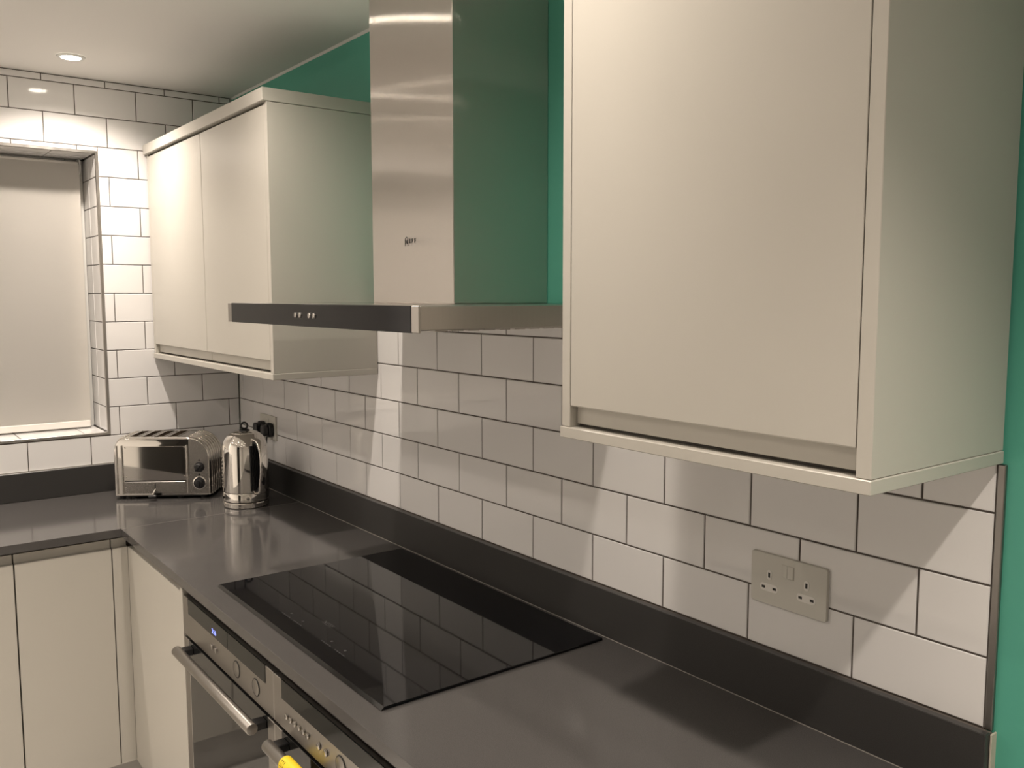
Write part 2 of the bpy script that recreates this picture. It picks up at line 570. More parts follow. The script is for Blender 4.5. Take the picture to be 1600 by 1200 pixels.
# plaster line where the green paint meets the ceiling
t3 = MB()
t3.prism([(TT, ZC), (TT - 0.005, ZC), (TT, ZC - 0.007)], 'x', 0.0, ROOM_X1)
struct(t3.build('trim_3', 'ceiling'), 'thin white caulk line between ceiling and green wall')

# window behind the blind
win = MB()
fx0, fx1 = -0.255, -0.205
for q in ((WY0 + 0.001, WY0 + 0.06, WZ0, WZ1), (WY1 - 0.06, WY1 - 0.001, WZ0, WZ1), (-1.155, -1.095, WZ0 + 0.06, WZ1 - 0.06)):
    win.box(fx0, fx1, q[0], q[1], q[2], q[3], 0.003)
for q in ((WZ0, WZ0 + 0.06), (WZ1 - 0.06, WZ1)):
    win.box(fx0, fx1, WY0 + 0.06, WY1 - 0.06, q[0], q[1], 0.003)
window = struct(win.build('window_1', 'upvc'))
for q in ((WY0 + 0.055, -1.150), (-1.100, WY1 - 0.055)):
    MB().box(-0.235, -0.228, q[0], q[1], WZ0 + 0.055, WZ1 - 0.055).build('pane', 'window_glass', window)

# ================================================================== CEILING LAMPS
GLAB = {0: 'over the corner by the window', 1: 'above the left end of the extractor hood', 2: 'in front of the single door wall cupboard', 3: 'in front of the bare green wall on the right'}
def downlight(x, y, label, dim, row):
    t = thing('downlight', label, 'downlight', (x, y, ZC), group='recessed ceiling downlights')
    MB().lathe([(0.029, ZC - 0.0005), (0.030, ZC - 0.005), (0.034, ZC - 0.006), (0.041, ZC - 0.004), (0.043, ZC - 0.0005)], x, y, 40).build('bezel', 'upvc', t, 40)
    MB().lathe([(0.0, ZC - 0.0045), (0.018, ZC - 0.0045), (0.0295, ZC - 0.0025), (0.0295, ZC - 0.001)], x, y, 32).build('lamp_lens', 'lamp', t, 40)
    for (watts, cone, blend), rowf in zip(END_BEAMS if (x, y) == (LAMP_X[3], LAMP_Y[0]) else LAMP_BEAMS, row):
        ld = bpy.data.lights.new('spot_light', 'SPOT')
        ld.energy = watts * dim * rowf
        ld.color = LAMP_COLOR
        ld.spot_size = math.radians(cone)
        ld.spot_blend = blend
        ld.shadow_soft_size = 0.021
        lo = bpy.data.objects.new('spot_light', ld)
        COL.objects.link(lo)
        lo.location = (x, y, ZC - 0.030)
        attach(lo, t)
for j, y in enumerate(LAMP_Y):
    for i, x in enumerate(LAMP_X):
        downlight(x, y, ('recessed ceiling downlight ' + GLAB[i]) if j == 0 else
                  'recessed ceiling downlight of the ' + ('middle', 'added outer fill')[j - 1] + ' row, ' + ('nearest the window', 'second from the window', 'third from the window', 'farthest from the window')[i], LAMP_DIM[j][i], LAMP_ROW[j])

# ================================================================== WALL CUPBOARDS
def jdoor_down(x0, x1, yf, z0, z1, parent, hinge=None):
    """door with a finger-pull lip along its lower edge"""
    pts = [(yf, z1), (yf, z0 + 0.0300), (yf + 0.0015, z0 + 0.0285), (yf + 0.0145, z0 + 0.0285), (yf + 0.0145, z0),
           (yf + 0.020, z0), (yf + 0.020, z1)]
    return MB().prism(pts, 'x', x0, x1, 0.0006).build('door', 'door', parent)

ZR0, ZR1 = 1.386, 1.404      # light rail
ZK0, ZK1 = 2.122, 2.157      # cornice
def wall_cupboard(label, x0, x1, splits, yf):
    t = thing('wall_cupboard', label, 'cupboard', ((x0 + x1) / 2, -0.16, ZR0), group='ivory wall cupboards')
    pt = 0.0195
    yb = -0.0015
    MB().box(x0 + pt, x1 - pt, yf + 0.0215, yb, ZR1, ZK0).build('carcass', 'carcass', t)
    MB().box(x0, x0 + pt, yf, yb, ZR1, ZK0, 0.0008).build('end_panel', 'door', t)
    MB().box(x1 - pt, x1, yf, yb, ZR1, ZK0, 0.0008).build('end_panel', 'door', t)
    r = MB()
    r.box(x0 - 0.0015, x1 + 0.0015, yf - 0.003, yb, ZR0, ZR1 - 0.0004, 0.0012)
    r.build('light_rail', 'door', t)
    MB().box(x0 - 0.002, x1 + 0.002, yf - 0.012, yb, ZK0 + 0.001, ZK1, 0.0012).build('cornice', 'door', t)
    xs = [x0 + pt] + splits + [x1 - pt]
    for a, c in zip(xs, xs[1:]):
        jdoor_down(a + 0.0016, c - 0.0016, yf, 1.4090, ZK0 - 0.006, t)
    return t
wall_cupboard('two-door ivory wall cupboard in the corner beside the window', 0.006, 1.137, [0.600], -0.318)
wall_cupboard('large single-door ivory wall cupboard close to the camera on the right', 2.344, 2.883, [], -0.325)

# ================================================================== EXTRACTOR HOOD
HX0, HX1, HY, HZ0, HZ1 = 1.286, 2.177, -0.490, 1.5515, 1.596
hood = thing('extractor_hood', 'brushed steel chimney extractor hood with flat canopy and black glass front', 'extractor hood', ((HX0 + HX1) / 2, -0.2, HZ0))
c = MB()
c.box(HX0, HX1, HY + 0.003, -0.0015, HZ0 + 0.004, HZ1, 0.0012)
c.build('canopy', 'steel_plain', hood, 30)
for a, c in ((HX0 + 0.0005, 1.3115), (2.1525, HX1 - 0.0005)):
    MB().box(a, c, HY, HY + 0.004, HZ0, HZ1 + 0.0005, 0.001).build('front_end_cap', 'steel_plain', hood, 30)
MB().box(1.312, 2.152, HY - 0.0005, HY + 0.004, HZ0 - 0.0005, HZ1 + 0.0005, 0.0008).build('glass_front', 'glass_panel', hood, label='black glass control strip')
for bx in (1.690, 1.711, 1.757, 1.778):
    MB().cyl((bx, HY - 0.0035, 1.5735), (bx, HY, 1.5735), 0.0058, seg=20, bev=0.001).build('button', 'chrome_satin', hood, 40)
# recessed filters underneath
for a, d in ((HX0 + 0.03, 1.575), (1.580, 1.885), (1.890, HX1 - 0.03)):
    f = MB()
    for k in range(12):
        y = -0.44 + k * 0.034
        f.box(a, d, y, y + 0.024, HZ0 + 0.0005, HZ0 + 0.0045)
    f.build('filter_grille', 'steel_plain', hood)
chim = MB().box(1.565, 1.906, -0.242, TT - 0.0005, HZ1, ZC - 0.001, 0.0012).build('chimney', 'steel', hood)
# maker's name on the chimney
for k, ch in enumerate('NEFF'):
    text_mesh(ch, 0.0125 if k else 0.0135, 'ink', 'letter', chim, face_front((1.7195, 1.7335, 1.7445, 1.7555)[k], -0.2424, 1.7315 if k else 1.7303), 0.0002, 1.0, 0.0004)
em = MB()
for p, q in (((1.7135, 1.7235), (1.7135, 1.7370)), ((1.7135, 1.7370), (1.7195, 1.7415)), ((1.7195, 1.7415), (1.7255, 1.7370)), ((1.7255, 1.7370), (1.7255, 1.7235)), ((1.7125, 1.7225), (1.7155, 1.7225)), ((1.7235, 1.7225), (1.7265, 1.7225))):
    em.cyl((p[0], -0.2422, p[1]), (q[0], -0.2422, q[1]), 0.0006, seg=6)
em.build('emblem_outline', 'ink', chim)

# ================================================================== WORKTOPS AND UPSTANDS
WT = 0.025
WFY, WFX = -0.599, 0.605
wt = MB()
wt.box(WFX, 2.892, WFY, -0.0005, ZW - WT, ZW, 0.0009)
tag(wt.build('worktop', 'quartz'), 'long polished grey quartz worktop along the tiled wall holding the hob', 'worktop')
wt = MB()
wt.box(0.0005, WFX - 0.0008, -2.3, -0.0005, ZW - WT, ZW, 0.0009)
wl = tag(wt.build('worktop', 'quartz'), 'grey quartz worktop under the window with toaster and kettle', 'worktop')
MB().box(WFX - 0.0007, WFX - 0.0001, WFY + 0.004, -0.021, ZW - 0.004, ZW + 0.0001).build('joint_line', 'quartz_joint', wl)
ZU = 1.0085
u = MB().box(0.0205, 2.8885, -0.020, -0.0065, ZW + 0.0004, ZU, 0.0012).build('upstand', 'quartz_shaded')
tag(u, 'long shaded quartz upstand strip behind the hob below the tiles', 'upstand')
MB().box(0.0205, 2.8885, -0.0065, -0.0003, ZW + 0.003, ZU - 0.0015).build('sealant_bead', 'sealant_dark', u)
MB().box(2.8887, 2.8915, -0.0085, TT + 0.001, ZW + 0.002, ZU - 0.002, 0.0008).build('edge_sealant', 'sealant', u)
MB().box(0.0205, 2.888, -0.0208, -0.0195, ZW + 0.0001, ZW + 0.0012).build('base_sealant', 'quartz_joint', u)
u = MB().box(0.0065, 0.020, -2.3, -0.001, ZW + 0.0004, ZU, 0.0012).build('upstand', 'quartz_shaded')
tag(u, 'shaded quartz upstand strip under the window, behind the toaster', 'upstand')
MB().box(0.0003, 0.0065, -2.3, -0.001, ZW + 0.003, ZU - 0.0008).build('sealant_bead', 'socket', u)

# ================================================================== HOB
HB = (1.322, 2.138, -0.549, -0.0365)
hob = thing('hob', 'frameless black glass induction hob set on the worktop under the hood', 'hob', (1.73, -0.29, ZW))
MB().box(HB[0], HB[1], HB[2] + 0.004, HB[3], ZW + 0.0002, ZW + 0.006, 0.0012).build('glass_plate', 'glass_black', hob)
MB().prism([(HB[2] - 0.001, ZW + 0.0008), (HB[2] + 0.005, ZW + 0.0063), (HB[2] + 0.005, ZW + 0.0008)], 'x', HB[0] + 0.0005, HB[1] - 0.0005).build('bevelled_front_edge', 'oven_glass', hob)
flat_txt = lambda x, y: Matrix.Translation((x, y, ZW + 0.00605))
text_mesh('NEFF', 0.016, 'ink_grey', 'lettering', hob, flat_txt(1.728, -0.452), 0.00005, 1.2)
for x in (1.60, 1.66, 1.80, 1.86):
    q = MB()
    for k in range(5):
        q.box(x + k * 0.009, x + k * 0.009 + 0.005, -0.502, -0.4995, ZW + 0.0060, ZW + 0.0061)
    q.cyl((x + 0.018, -0.487, ZW + 0.0060), (x + 0.018, -0.487, ZW + 0.0061), 0.003, seg=10)
    q.build('touch_marking', 'ink_grey', hob)

# ================================================================== BASE CUPBOARDS
ZD0, ZD1 = 0.156, 0.872
def jdoor_up(front, a0, a1, axis, parent):
    """base door with the finger-pull lip at its top: front plane, run a0..a1"""
    if axis == 'x':     # faces -y, runs along x
        pts = [(front, ZD0), (front, 0.8445), (front + 0.0015, 0.846), (front + 0.0145, 0.846), (front + 0.0145, ZD1),
               (front + 0.020, ZD1), (front + 0.020, ZD0)]
    else:               # faces +x, runs along y
        pts = [(front, ZD0), (front, 0.8445), (front - 0.0015, 0.846), (front - 0.0145, 0.846), (front - 0.0145, ZD1),
               (front - 0.020, ZD1), (front - 0.020, ZD0)]
    return MB().prism(pts, 'x' if axis == 'x' else 'y', a0, a1, 0.0006).build('door', 'door', parent)
def base_x(label, x0, x1, doors):
    t = thing('base_cupboard', label, 'cupboard', ((x0 + x1) / 2, -0.29, 0), group='ivory base cupboards')
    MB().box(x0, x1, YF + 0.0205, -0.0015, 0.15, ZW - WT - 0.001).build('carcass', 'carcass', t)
    for a, c in doors:
        jdoor_up(YF, a, c, 'x', t)
    return t
def base_y(label, y0, y1, doors):
    t = thing('base_cupboard', label, 'cupboard', (0.29, (y0 + y1) / 2, 0), group='ivory base cupboards')
    MB().box(0.0015, XF - 0.0205, y0, y1, 0.15, ZW - WT - 0.001).build('carcass', 'carcass', t)
    for a, c in doors:
        jdoor_up(XF, a, c, 'y', t)
    return t
OX0, OX1, OX2 = 1.132, 1.7315, 2.331
t = base_x('ivory corner base cupboard with blank panel left of the ovens', 0.564, 1.110, [(XF + 0.0002, 1.1085)])
MB().box(1.1105, OX0 - 0.0012, YF - 0.001, YF + 0.55, 0.15, 0.858, 0.0008).build('end_panel', 'door', t)
base_x('ivory base cupboard at the right end of the long worktop', OX2 + 0.001, 2.885, [(OX2 + 0.003, 2.884)])
t = base_y('ivory base cupboard under the window next to the inner corner', -0.8875, -0.001, [(-0.8855, -0.6255)])
MB().box(XF - 0.020, XF, -0.6225, YF - 0.0002, ZD0, 0.846, 0.0006).build('corner_post', 'door', t)
MB().box(XF - 0.020, XF - 0.0145, -0.6225, YF - 0.001, 0.846, ZD1).build('corner_post_lip', 'door', t)
base_y('ivory base cupboard under the window at the left picture edge', -1.490, -0.8880, [(-1.488, -0.8895)])
base_y('ivory base cupboard under the window, beyond the left picture edge', -2.300, -1.4905, [(-2.298, -1.4925)])
pl = MB()
pl.box(0.50, 0.515, -2.30, -0.52, 0.0, 0.149)
tag(pl.build('plinth', 'floor'), 'grey plinth board under the window base cupboards', 'plinth')
pl = MB()
pl.box(0.516, 2.885, -0.515, -0.50, 0.0, 0.149)
tag(pl.build('plinth', 'floor'), 'grey plinth board under the ovens', 'plinth')

# ================================================================== OVENS
def oven(x0, x1, label, kind):
    t = thing('built_in_oven', label, 'oven', ((x0 + x1) / 2, -0.3, 0.15), group='built-in ovens under the hob')
    W = x1 - x0
    MB().box(x0 + 0.01, x1 - 0.01, YF + 0.022, -0.02, 0.15, 0.868).build('oven_body', 'dark', t)
    f = MB()
    f.box(x0 + 0.001, x1 - 0.001, YF, YF + 0.022, 0.7415, 0.8435, 0.0012)
    fas = f.build('control_panel', 'oven_steel', t, 30)
    MB().box(x0 + 0.043, x1 - 0.043, YF - 0.0012, YF + 0.002, 0.8045, 0.8450, 0.0005).build('display_glass', 'display_glass', fas)
    MB().box(x0 + 0.003, x1 - 0.003, YF + 0.012, YF + 0.022, 0.8455, 0.880).build('gap_shade_strip', 'dark', t)  # dark strip stands in for the shaded gap under the worktop
    def btn(cx, r=0.0072):
        MB().cyl((cx, YF - 0.004, 0.776), (cx, YF, 0.776), r, seg=20, bev=0.0012).build('button', 'chrome_satin', fas, 40)
    def knob(cx):
        k = MB().cyl((cx, YF - 0.0018, 0.776), (cx, YF, 0.776), 0.0175, seg=32, bev=0.0006).build('knob', 'oven_steel', fas, 40)
        MB().sweep([(cx + 0.0185 * math.cos(a), YF - 0.0004, 0.776 + 0.0185 * math.sin(a)) for a in [i * math.pi / 16 for i in range(32)]], 0.0014, closed=True, seg=6).build('knob_ring', 'dark', k, 40)
    if kind == 'clock':
        btn(x0 + 0.222)
        btn(x0 + 0.2495)
        knob(x0 + 0.385)
        knob(x0 + 0.501)
        MB().box(x0 + 0.331, x0 + 0.3325, YF - 0.0016, YF, 0.8045, 0.8445).build('display_divider', 'dark', fas)
        text_mesh('2:16', 0.017, 'led', 'clock_digits', fas, face_front(x0 + 0.240, YF - 0.0014, 0.8175), 0.0001)
    else:
        for k in range(6):
            btn(x0 + 0.0680 + 0.0200 * k, 0.0062)
        btn(x0 + 0.216)
        btn(x0 + 0.2465)
        knob(x0 + 0.306)
        btn(x0 + 0.375)
        btn(x0 + 0.404)
        for k in range(6):
            btn(x0 + 0.430 + 0.0204 * k, 0.0062)
    dz0, dz1 = 0.162, 0.7335
    d = MB()
    for q in ((x0 + 0.001, x0 + 0.038, dz0, dz1), (x1 - 0.038, x1 - 0.001, dz0, dz1)):
        d.box(q[0], q[1], YF, YF + 0.022, q[2], q[3], 0.0012)
    d.box(x0 + 0.038, x1 - 0.038, YF, YF + 0.022, dz0, dz0 + 0.06, 0.0012)
    dr = d.build('oven_door', 'oven_steel', t, 30)
    MB().box(x0 + 0.0375, x1 - 0.0375, YF + 0.0005, YF + 0.02, dz0 + 0.0595, dz1 - 0.0005, 0.0005).build('door_glass', 'oven_glass', dr)
    h = MB()
    hz, hy = 0.714, -0.6105
    h.cyl((x0 + 0.040, hy, hz), (x1 - 0.040, hy, hz), 0.0128, seg=24, bev=0.002)
    h = h.build('handle', 'oven_steel', dr, 50)
    for cx in (x0 + 0.058, x1 - 0.058):
        MB().box(cx - 0.014, cx + 0.014, hy + 0.006, YF + 0.001, hz - 0.010, hz + 0.008, 0.002).build('handle_bracket', 'black', dr)
    return t
oven(OX0, OX1, 'steel built-in oven with lit blue clock and two round knobs', 'clock')
oven(OX1, OX2, 'steel built-in oven with a row of six small buttons, yellow tag on its handle', 'buttons')

# yellow tag folded over the second oven's handle
tg = thing('yellow_tag', 'bright yellow card tag with black marks hooked over the oven handle', 'tag', (1.90, -0.6105, 0.63))
p = []
for k in range(17):
    a = math.pi * k / 16
    p.append((-0.6105 - 0.0150 * math.cos(a), 0.7165 + 0.0150 * math.sin(a)))
outer = [(-0.6255, 0.620)] + p + [(-0.5955, 0.655)]
inner = [(-0.5965, 0.655)] + [(-0.6105 + (y + 0.6105) * 0.933, 0.7165 + (z - 0.7165) * 0.933) for y, z in p[::-1]] + [(-0.6245, 0.620)]
MB().prism(outer + inner, 'x', 1.864, 1.930).build('card', 'yellow', tg, 30)
for dx in (-0.009, -0.003, 0.003):
    MB().cyl((1.880 + dx, -0.6105 - 0.0153 * math.cos(1.0), 0.7165 + 0.0153 * math.sin(1.0)), (1.880 + dx, -0.6105 - 0.0153 * math.cos(0.2), 0.7165 + 0.0153 * math.sin(0.2)), 0.0010, seg=6).build('printed_mark', 'ink', tg)

# ================================================================== SOCKETS AND PLUGS
def socket(x0, x1, z0, z1, label):
    cx, cz = (x0 + x1) / 2, (z0 + z1) / 2
    t = thing('double_socket', label, 'socket', (cx, -0.004, cz), group='double wall sockets')
    def rounded(hw, hh, r, k=5):
        pts = []
        for (sx, sz, a0) in ((1, 1, 0), (-1, 1, 90), (-1, -1, 180), (1, -1, 270)):
            for i in range(k + 1):
                a = math.radians(a0 + 90 * i / k)
                pts.append((cx + sx * (hw - r) + r * math.cos(a), cz + sz * (hh - r) + r * math.sin(a)))
        return pts
    MB().prism(rounded((x1 - x0) / 2, (z1 - z0) / 2, 0.004), 'y', -0.0065, 0.001, 0.0006).build('face_plate', 'socket', t, 30)
    for s in (-1, 1):
        sw = MB()
        x = cx + s * 0.0062
        sw.box(x - 0.0058, x + 0.0058, -0.0088 if s > 0 else -0.0075, -0.006, cz + 0.0105, cz + 0.0325, 0.0008)
        sw.build('rocker_switch', 'socket', t)
    for s in (-1, 1):
        ox = cx + s * 0.0365
        oz = cz - 0.006
        ins = MB()
        def pill(px, pz, hw, hh, r):
            pts = []
            for (sx, sz, a0) in ((1, 1, 0), (-1, 1, 90), (-1, -1, 180), (1, -1, 270)):
                for i in range(5):
                    a = math.radians(a0 + 90 * i / 4)
                    pts.append((px + sx * (hw - r) + r * math.cos(a), pz + sz * (hh - r) + r * math.sin(a)))
            return pts
        ins.prism(pill(ox, oz + 0.0135, 0.0048, 0.0085, 0.0045), 'y', -0.0070, -0.006)
        ins.prism(pill(ox, oz - 0.0085, 0.0180, 0.0068, 0.0060), 'y', -0.0070, -0.006)
        ins = ins.build('outlet', 'socket_white', t, 30)
        h = MB()
        h.box(ox - 0.002, ox + 0.002, -0.0072, -0.0065, oz + 0.0092, oz + 0.0178)
        for q in (-0.011, 0.011):
            h.box(ox + q - 0.0034, ox + q + 0.0034, -0.0072, -0.0065, oz - 0.0108, oz - 0.0065)
        h.build('pin_hole', 'dark', ins)
    return t
socket(2.4795, 2.6275, 1.0865, 1.1745, 'pale double socket with empty outlets on the tiles right of the hob')
socket(0.224, 0.372, 1.088, 1.177, 'pale double socket in the corner with two black plugs in it')

def plug(cx, label, cable, grp):
    t = thing('plug', label, 'plug', (cx, -0.007, 1.125), group=grp)
    pts = []
    for k in range(20):
        a = 2 * math.pi * k / 20
        c, s = math.cos(a), math.sin(a)
        pts.append((cx + math.copysign(abs(c) ** 0.6, c) * 0.0245, 1.126 + math.copysign(abs(s) ** 0.7, s) * 0.026))
    b = MB()
    b.prism(pts, 'y', -0.024, -0.0075, 0.002)
    b.prism([(cx + (x - cx) * 0.72, 1.126 + (z - 1.126) * 0.80) for x, z in pts], 'y', -0.044, -0.024, 0.003)
    b.build('plug_body', 'black', t, 40)
    MB().sweep(cable, 0.0034, seg=8).build('cable', 'black', t, 60)
def bez(p, k=16):
    out = []
    P = [Vector(q) for q in p]
    for i in range(len(P) - 1):
        a, b2 = P[i], P[i + 1]
        m0 = (P[i + 1] - P[i - 1]) / 2 if i else (P[1] - P[0])
        m1 = (P[i + 2] - P[i]) / 2 if i + 2 < len(P) else (P[-1] - P[-2])
        for q in range(k if i < len(P) - 2 else k + 1):
            s = q / k
            out.append(a * (2 * s**3 - 3 * s**2 + 1) + m0 * (s**3 - 2 * s**2 + s) + b2 * (-2 * s**3 + 3 * s**2) + m1 * (s**3 - s**2))
    return out
plug(0.2615, 'black plug in the corner socket nearer the window', bez([(0.2615, -0.026, 1.102), (0.2625, -0.030, 1.04), (0.2625, -0.040, 0.945), (0.250, -0.075, 0.9130), (0.200, -0.120, 0.9130)]), 'black plugs in the corner socket')
plug(0.3345, 'black plug in the corner socket farther from the window, cable dropping behind the kettle', bez([(0.3345, -0.026, 1.102), (0.337, -0.032, 1.05), (0.332, -0.038, 0.96), (0.350, -0.060, 0.9130), (0.430, -0.110, 0.9130)]), 'black plugs in the corner socket')

# ================================================================== ROLLER BLIND
BX = -0.157
bl = thing('roller_blind', 'cream roller blind pulled down over the window', 'blind', (BX, -1.12, WZ0))
f = MB()
by0, by1 = WY0 + 0.025, -0.514
NS = 24
prof = []
for k in range(NS + 1):
    z = WZ0 + 0.010 + (2.092 - WZ0 - 0.010) * k / NS
    prof.append((z, 0.0025 * math.sin(k / NS * 3.0)))
ys = [by0 + (by1 - by0) * i / 30 for i in range(31)]
bm = bmesh.new()
G = []
for z, dx in prof:
    row = []
    for y in ys:
        ed = max(0.0, (y - (by1 - 0.06)) / 0.06)
        row.append(bm.verts.new((BX + dx + 0.006 * ed * ed, y, z)))
    G.append(row)
for i in range(NS):
    for j in range(30):
        bm.faces.new((G[i][j], G[i][j + 1], G[i + 1][j + 1], G[i + 1][j]))
bmesh.ops.solidify(bm, geom=list(bm.faces), thickness=0.0008)
f.bm = bm
f.build('fabric', 'blind', bl, 60)
MB().box(BX - 0.003, BX + 0.007, by0, by1 - 0.002, WZ0 + 0.006, WZ0 + 0.030, 0.002).build('bottom_bar', 'blind', bl)
MB().cyl((BX - 0.018, by0, 2.085), (BX - 0.018, by1, 2.085), 0.018, seg=20).build('roller_tube', 'blind', bl, 40)
for y in (by0 - 0.006, by1 + 0.002):
    pts = [(BX - 0.045, 2.113)] + [(BX - 0.018 + 0.027 * math.cos(a), 2.085 + 0.027 * math.sin(a)) for a in [math.pi * (0.5 - k / 10) for k in range(11)]] + [(BX - 0.045, 2.060)]
    MB().prism(pts, 'y', y, y + 0.004).build('bracket', 'upvc', bl, 30)

# ================================================================== TOASTER (four slots)
FL, FR = Vector((0.180, -0.518)), Vector((0.362, -0.244))
d = (FR - FL)
TWd = d.length
rz = math.atan2(d.y, d.x)
to = thing('toaster', 'polished chrome four-slot toaster with two black dials', 'toaster', (FL.x, FL.y, ZW), rz)
TD, TZ0, TZ1 = 0.172, 0.014, 0.217      # local: x along the long face, y backwards, z up
def local(o):
    """mesh was built in the toaster's own frame"""
    o.matrix_parent_inverse = Matrix.Identity(4)
    return o
def tb(b, name, mt, smooth=0, parent=None, label=None):
    o = b.build(name, mt, None, smooth, label)
    o.parent = parent or to
    return o
def tprof(inset=0.0, z0=TZ0):
    pts = [(inset, z0), ]
    lx, lz, rx, rzz = 0.036 - inset, 0.060 - inset, 0.075 - inset, 0.072 - inset
    for k in range(9):
        a = math.pi - math.pi / 2 * k / 8
        pts.append((inset + lx + lx * math.cos(a), TZ1 - inset - lz + lz * math.sin(a)))
    for k in range(11):
        a = math.pi / 2 - math.pi / 2 * k / 10
        pts.append((TWd - inset - rx + rx * math.cos(a), TZ1 - inset - rzz + rzz * math.sin(a)))
    pts.append((TWd - inset, z0))
    return pts
# shell with the four slots left open on top: front cheek, back cheek, ends and bars between the slots
SL = [(0.048 + 0.0455 * k, 0.048 + 0.0455 * k + 0.030) for k in range(4)]
cheek = 0.015
def loft(rings):
    b = bmesh.new()
    R = [[b.verts.new((x, y, z)) for x, z in pts] for y, pts in rings]
    k = len(R[0])
    for A, B in zip(R, R[1:]):
        for i in range(k):
            b.faces.new((A[i], A[(i + 1) % k], B[(i + 1) % k], B[i]))
    b.faces.new(R[0])
    b.faces.new(R[-1][::-1])
    bmesh.ops.recalc_face_normals(b, faces=b.faces)
    return MB()._merge(b)
RR = 0.008       # rounded shoulder of the cheeks
arc = [(RR * (1 - math.sin(t)), RR * (1 - math.cos(t))) for t in [math.pi / 2 * (1 - k / 5) for k in range(6)]]
tb(loft([(y, tprof(i)) for y, i in arc] + [(cheek, tprof())]), 'front_cheek', 'chrome', 28)
tb(loft([(TD - y, tprof(i)) for y, i in arc] + [(TD - cheek, tprof())]), 'back_cheek', 'chrome', 28)
def clip(x0, x1):
    P = tprof(0.0008)
    top = []
    for i in range(len(P) - 1):
        (ax, az), (bx, bz) = P[i], P[i + 1]
        for X in (x0, x1):
            if min(ax, bx) < X < max(ax, bx):
                top.append((X, az + (bz - az) * (X - ax) / (bx - ax)))
    top += [q for q in P if x0 <= q[0] <= x1 and q[1] > TZ0 + 0.001]
    top = sorted(set(top))
    return [(x0, TZ0)] + top + [(x1, TZ0)]
body = MB()
P = tprof(0.0008)
left = [q for q in P if q[0] < SL[0][0]] + []
body.prism([(SL[0][0], TZ0), (0.0008, TZ0)] + [q for q in P[1:] if q[0] < SL[0][0]] + [(SL[0][0], TZ1 - 0.0008)], 'y', cheek, TD - cheek)
for k in range(3):
    body.box(SL[k][1], SL[k + 1][0], cheek, TD - cheek, TZ0, TZ1 - 0.0008)
body.prism([(SL[3][1], TZ0), (SL[3][1], TZ1 - 0.0008)] + [q for q in P if q[0] > SL[3][1]], 'y', cheek, TD - cheek)
tb(body, 'body', 'chrome', 35)
for a, c in SL:
    s = MB()
    s.box(a, c, cheek, TD - cheek, TZ0, 0.150)
    o = tb(s, 'slot_floor', 'dark')
    e2 = MB()
    for k in range(10):
        yy = cheek + 0.010 + k * 0.0135
        e2.cyl((a + 0.0025, yy, 0.150), (a + 0.0025, yy, TZ1 - 0.006), 0.0009, seg=6)
        e2.cyl((c - 0.0025, yy, 0.150), (c - 0.0025, yy, TZ1 - 0.006), 0.0009, seg=6)
    tb(e2, 'guard_wire', 'element', 0)
# raised rims of the slots
for a, c in SL:
    r = MB()
    r.sweep([(a, cheek, TZ1), (c, cheek, TZ1), (c, TD - cheek, TZ1), (a, TD - cheek, TZ1)], 0.0022, closed=True, seg=8)
    tb(r, 'slot_rim', 'chrome', 60)
# ribs that wrap over both ends
for k in range(6):
    y = cheek + 0.009 + k * 0.0248
    rp = [(x, y, z) for x, z in tprof(-0.0008) if x > TWd - 0.078]
    tb(MB().sweep(rp, 0.0052, 0.0030, side=(0, 1, 0), seg=10), 'end_rib', 'chrome', 60)
    rp = [(x, y, z) for x, z in tprof(-0.0008) if x < 0.038]
    tb(MB().sweep(rp, 0.0052, 0.0030, side=(0, 1, 0), seg=10), 'end_rib', 'chrome', 60)
# front: mirror plate, lower strip, control panel
FX0, FX1 = 0.036, 0.246
mp = tb(MB().box(FX0, FX1, -0.0022, 0.001, 0.0665, 0.186, 0.0004), 'mirror_plate', 'chrome', 30)
lp = tb(MB().box(FX0, FX1, -0.0040, 0.001, 0.022, 0.0625, 0.001), 'lower_strip', 'chrome_satin', 30)
tb(MB().box(FX0, FX1, -0.0006, 0.001, 0.0625, 0.0665), 'strip_gap', 'dark')
for x in (0.0125, 0.0305, 0.2505):
    tb(MB().cyl((x, -0.0014, TZ0 + 0.006), (x, -0.0014, 0.190), 0.0030, seg=10), 'front_bead', 'chrome', 60)
for x, z in ((FX0 + 0.005, 0.080), (FX1 - 0.005, 0.080), (FX0 + 0.005, 0.042), (FX1 - 0.005, 0.042), (FX0 + 0.005, 0.181), (FX1 - 0.005, 0.181)):
    tb(MB().cyl((x, -0.0060, z), (x, -0.001, z), 0.0026, 0.0032, seg=12), 'rivet', 'chrome', 40)
cpn = tb(MB().prism([(0.258, TZ0 + 0.004)] + [(TWd - 0.006 - 0.066 + 0.066 * math.cos(a), TZ1 - 0.006 - 0.066 + 0.066 * math.sin(a)) for a in [math.pi / 2 - math.pi / 2 * k / 10 for k in range(11)]][::-1] + [(0.258, TZ1 - 0.006)] if False else
        [(0.258, TZ0 + 0.004), (0.258, TZ1 - 0.006)] + [(TWd - 0.006 - 0.066 + 0.066 * math.cos(a), TZ1 - 0.006 - 0.066 + 0.066 * math.sin(a)) for a in [math.pi / 2 - math.pi / 2 * k / 10 for k in range(11)]] + [(TWd - 0.006, TZ0 + 0.004)],
        'y', -0.0016, 0.001), 'dial_plate', 'chrome_satin', 30)
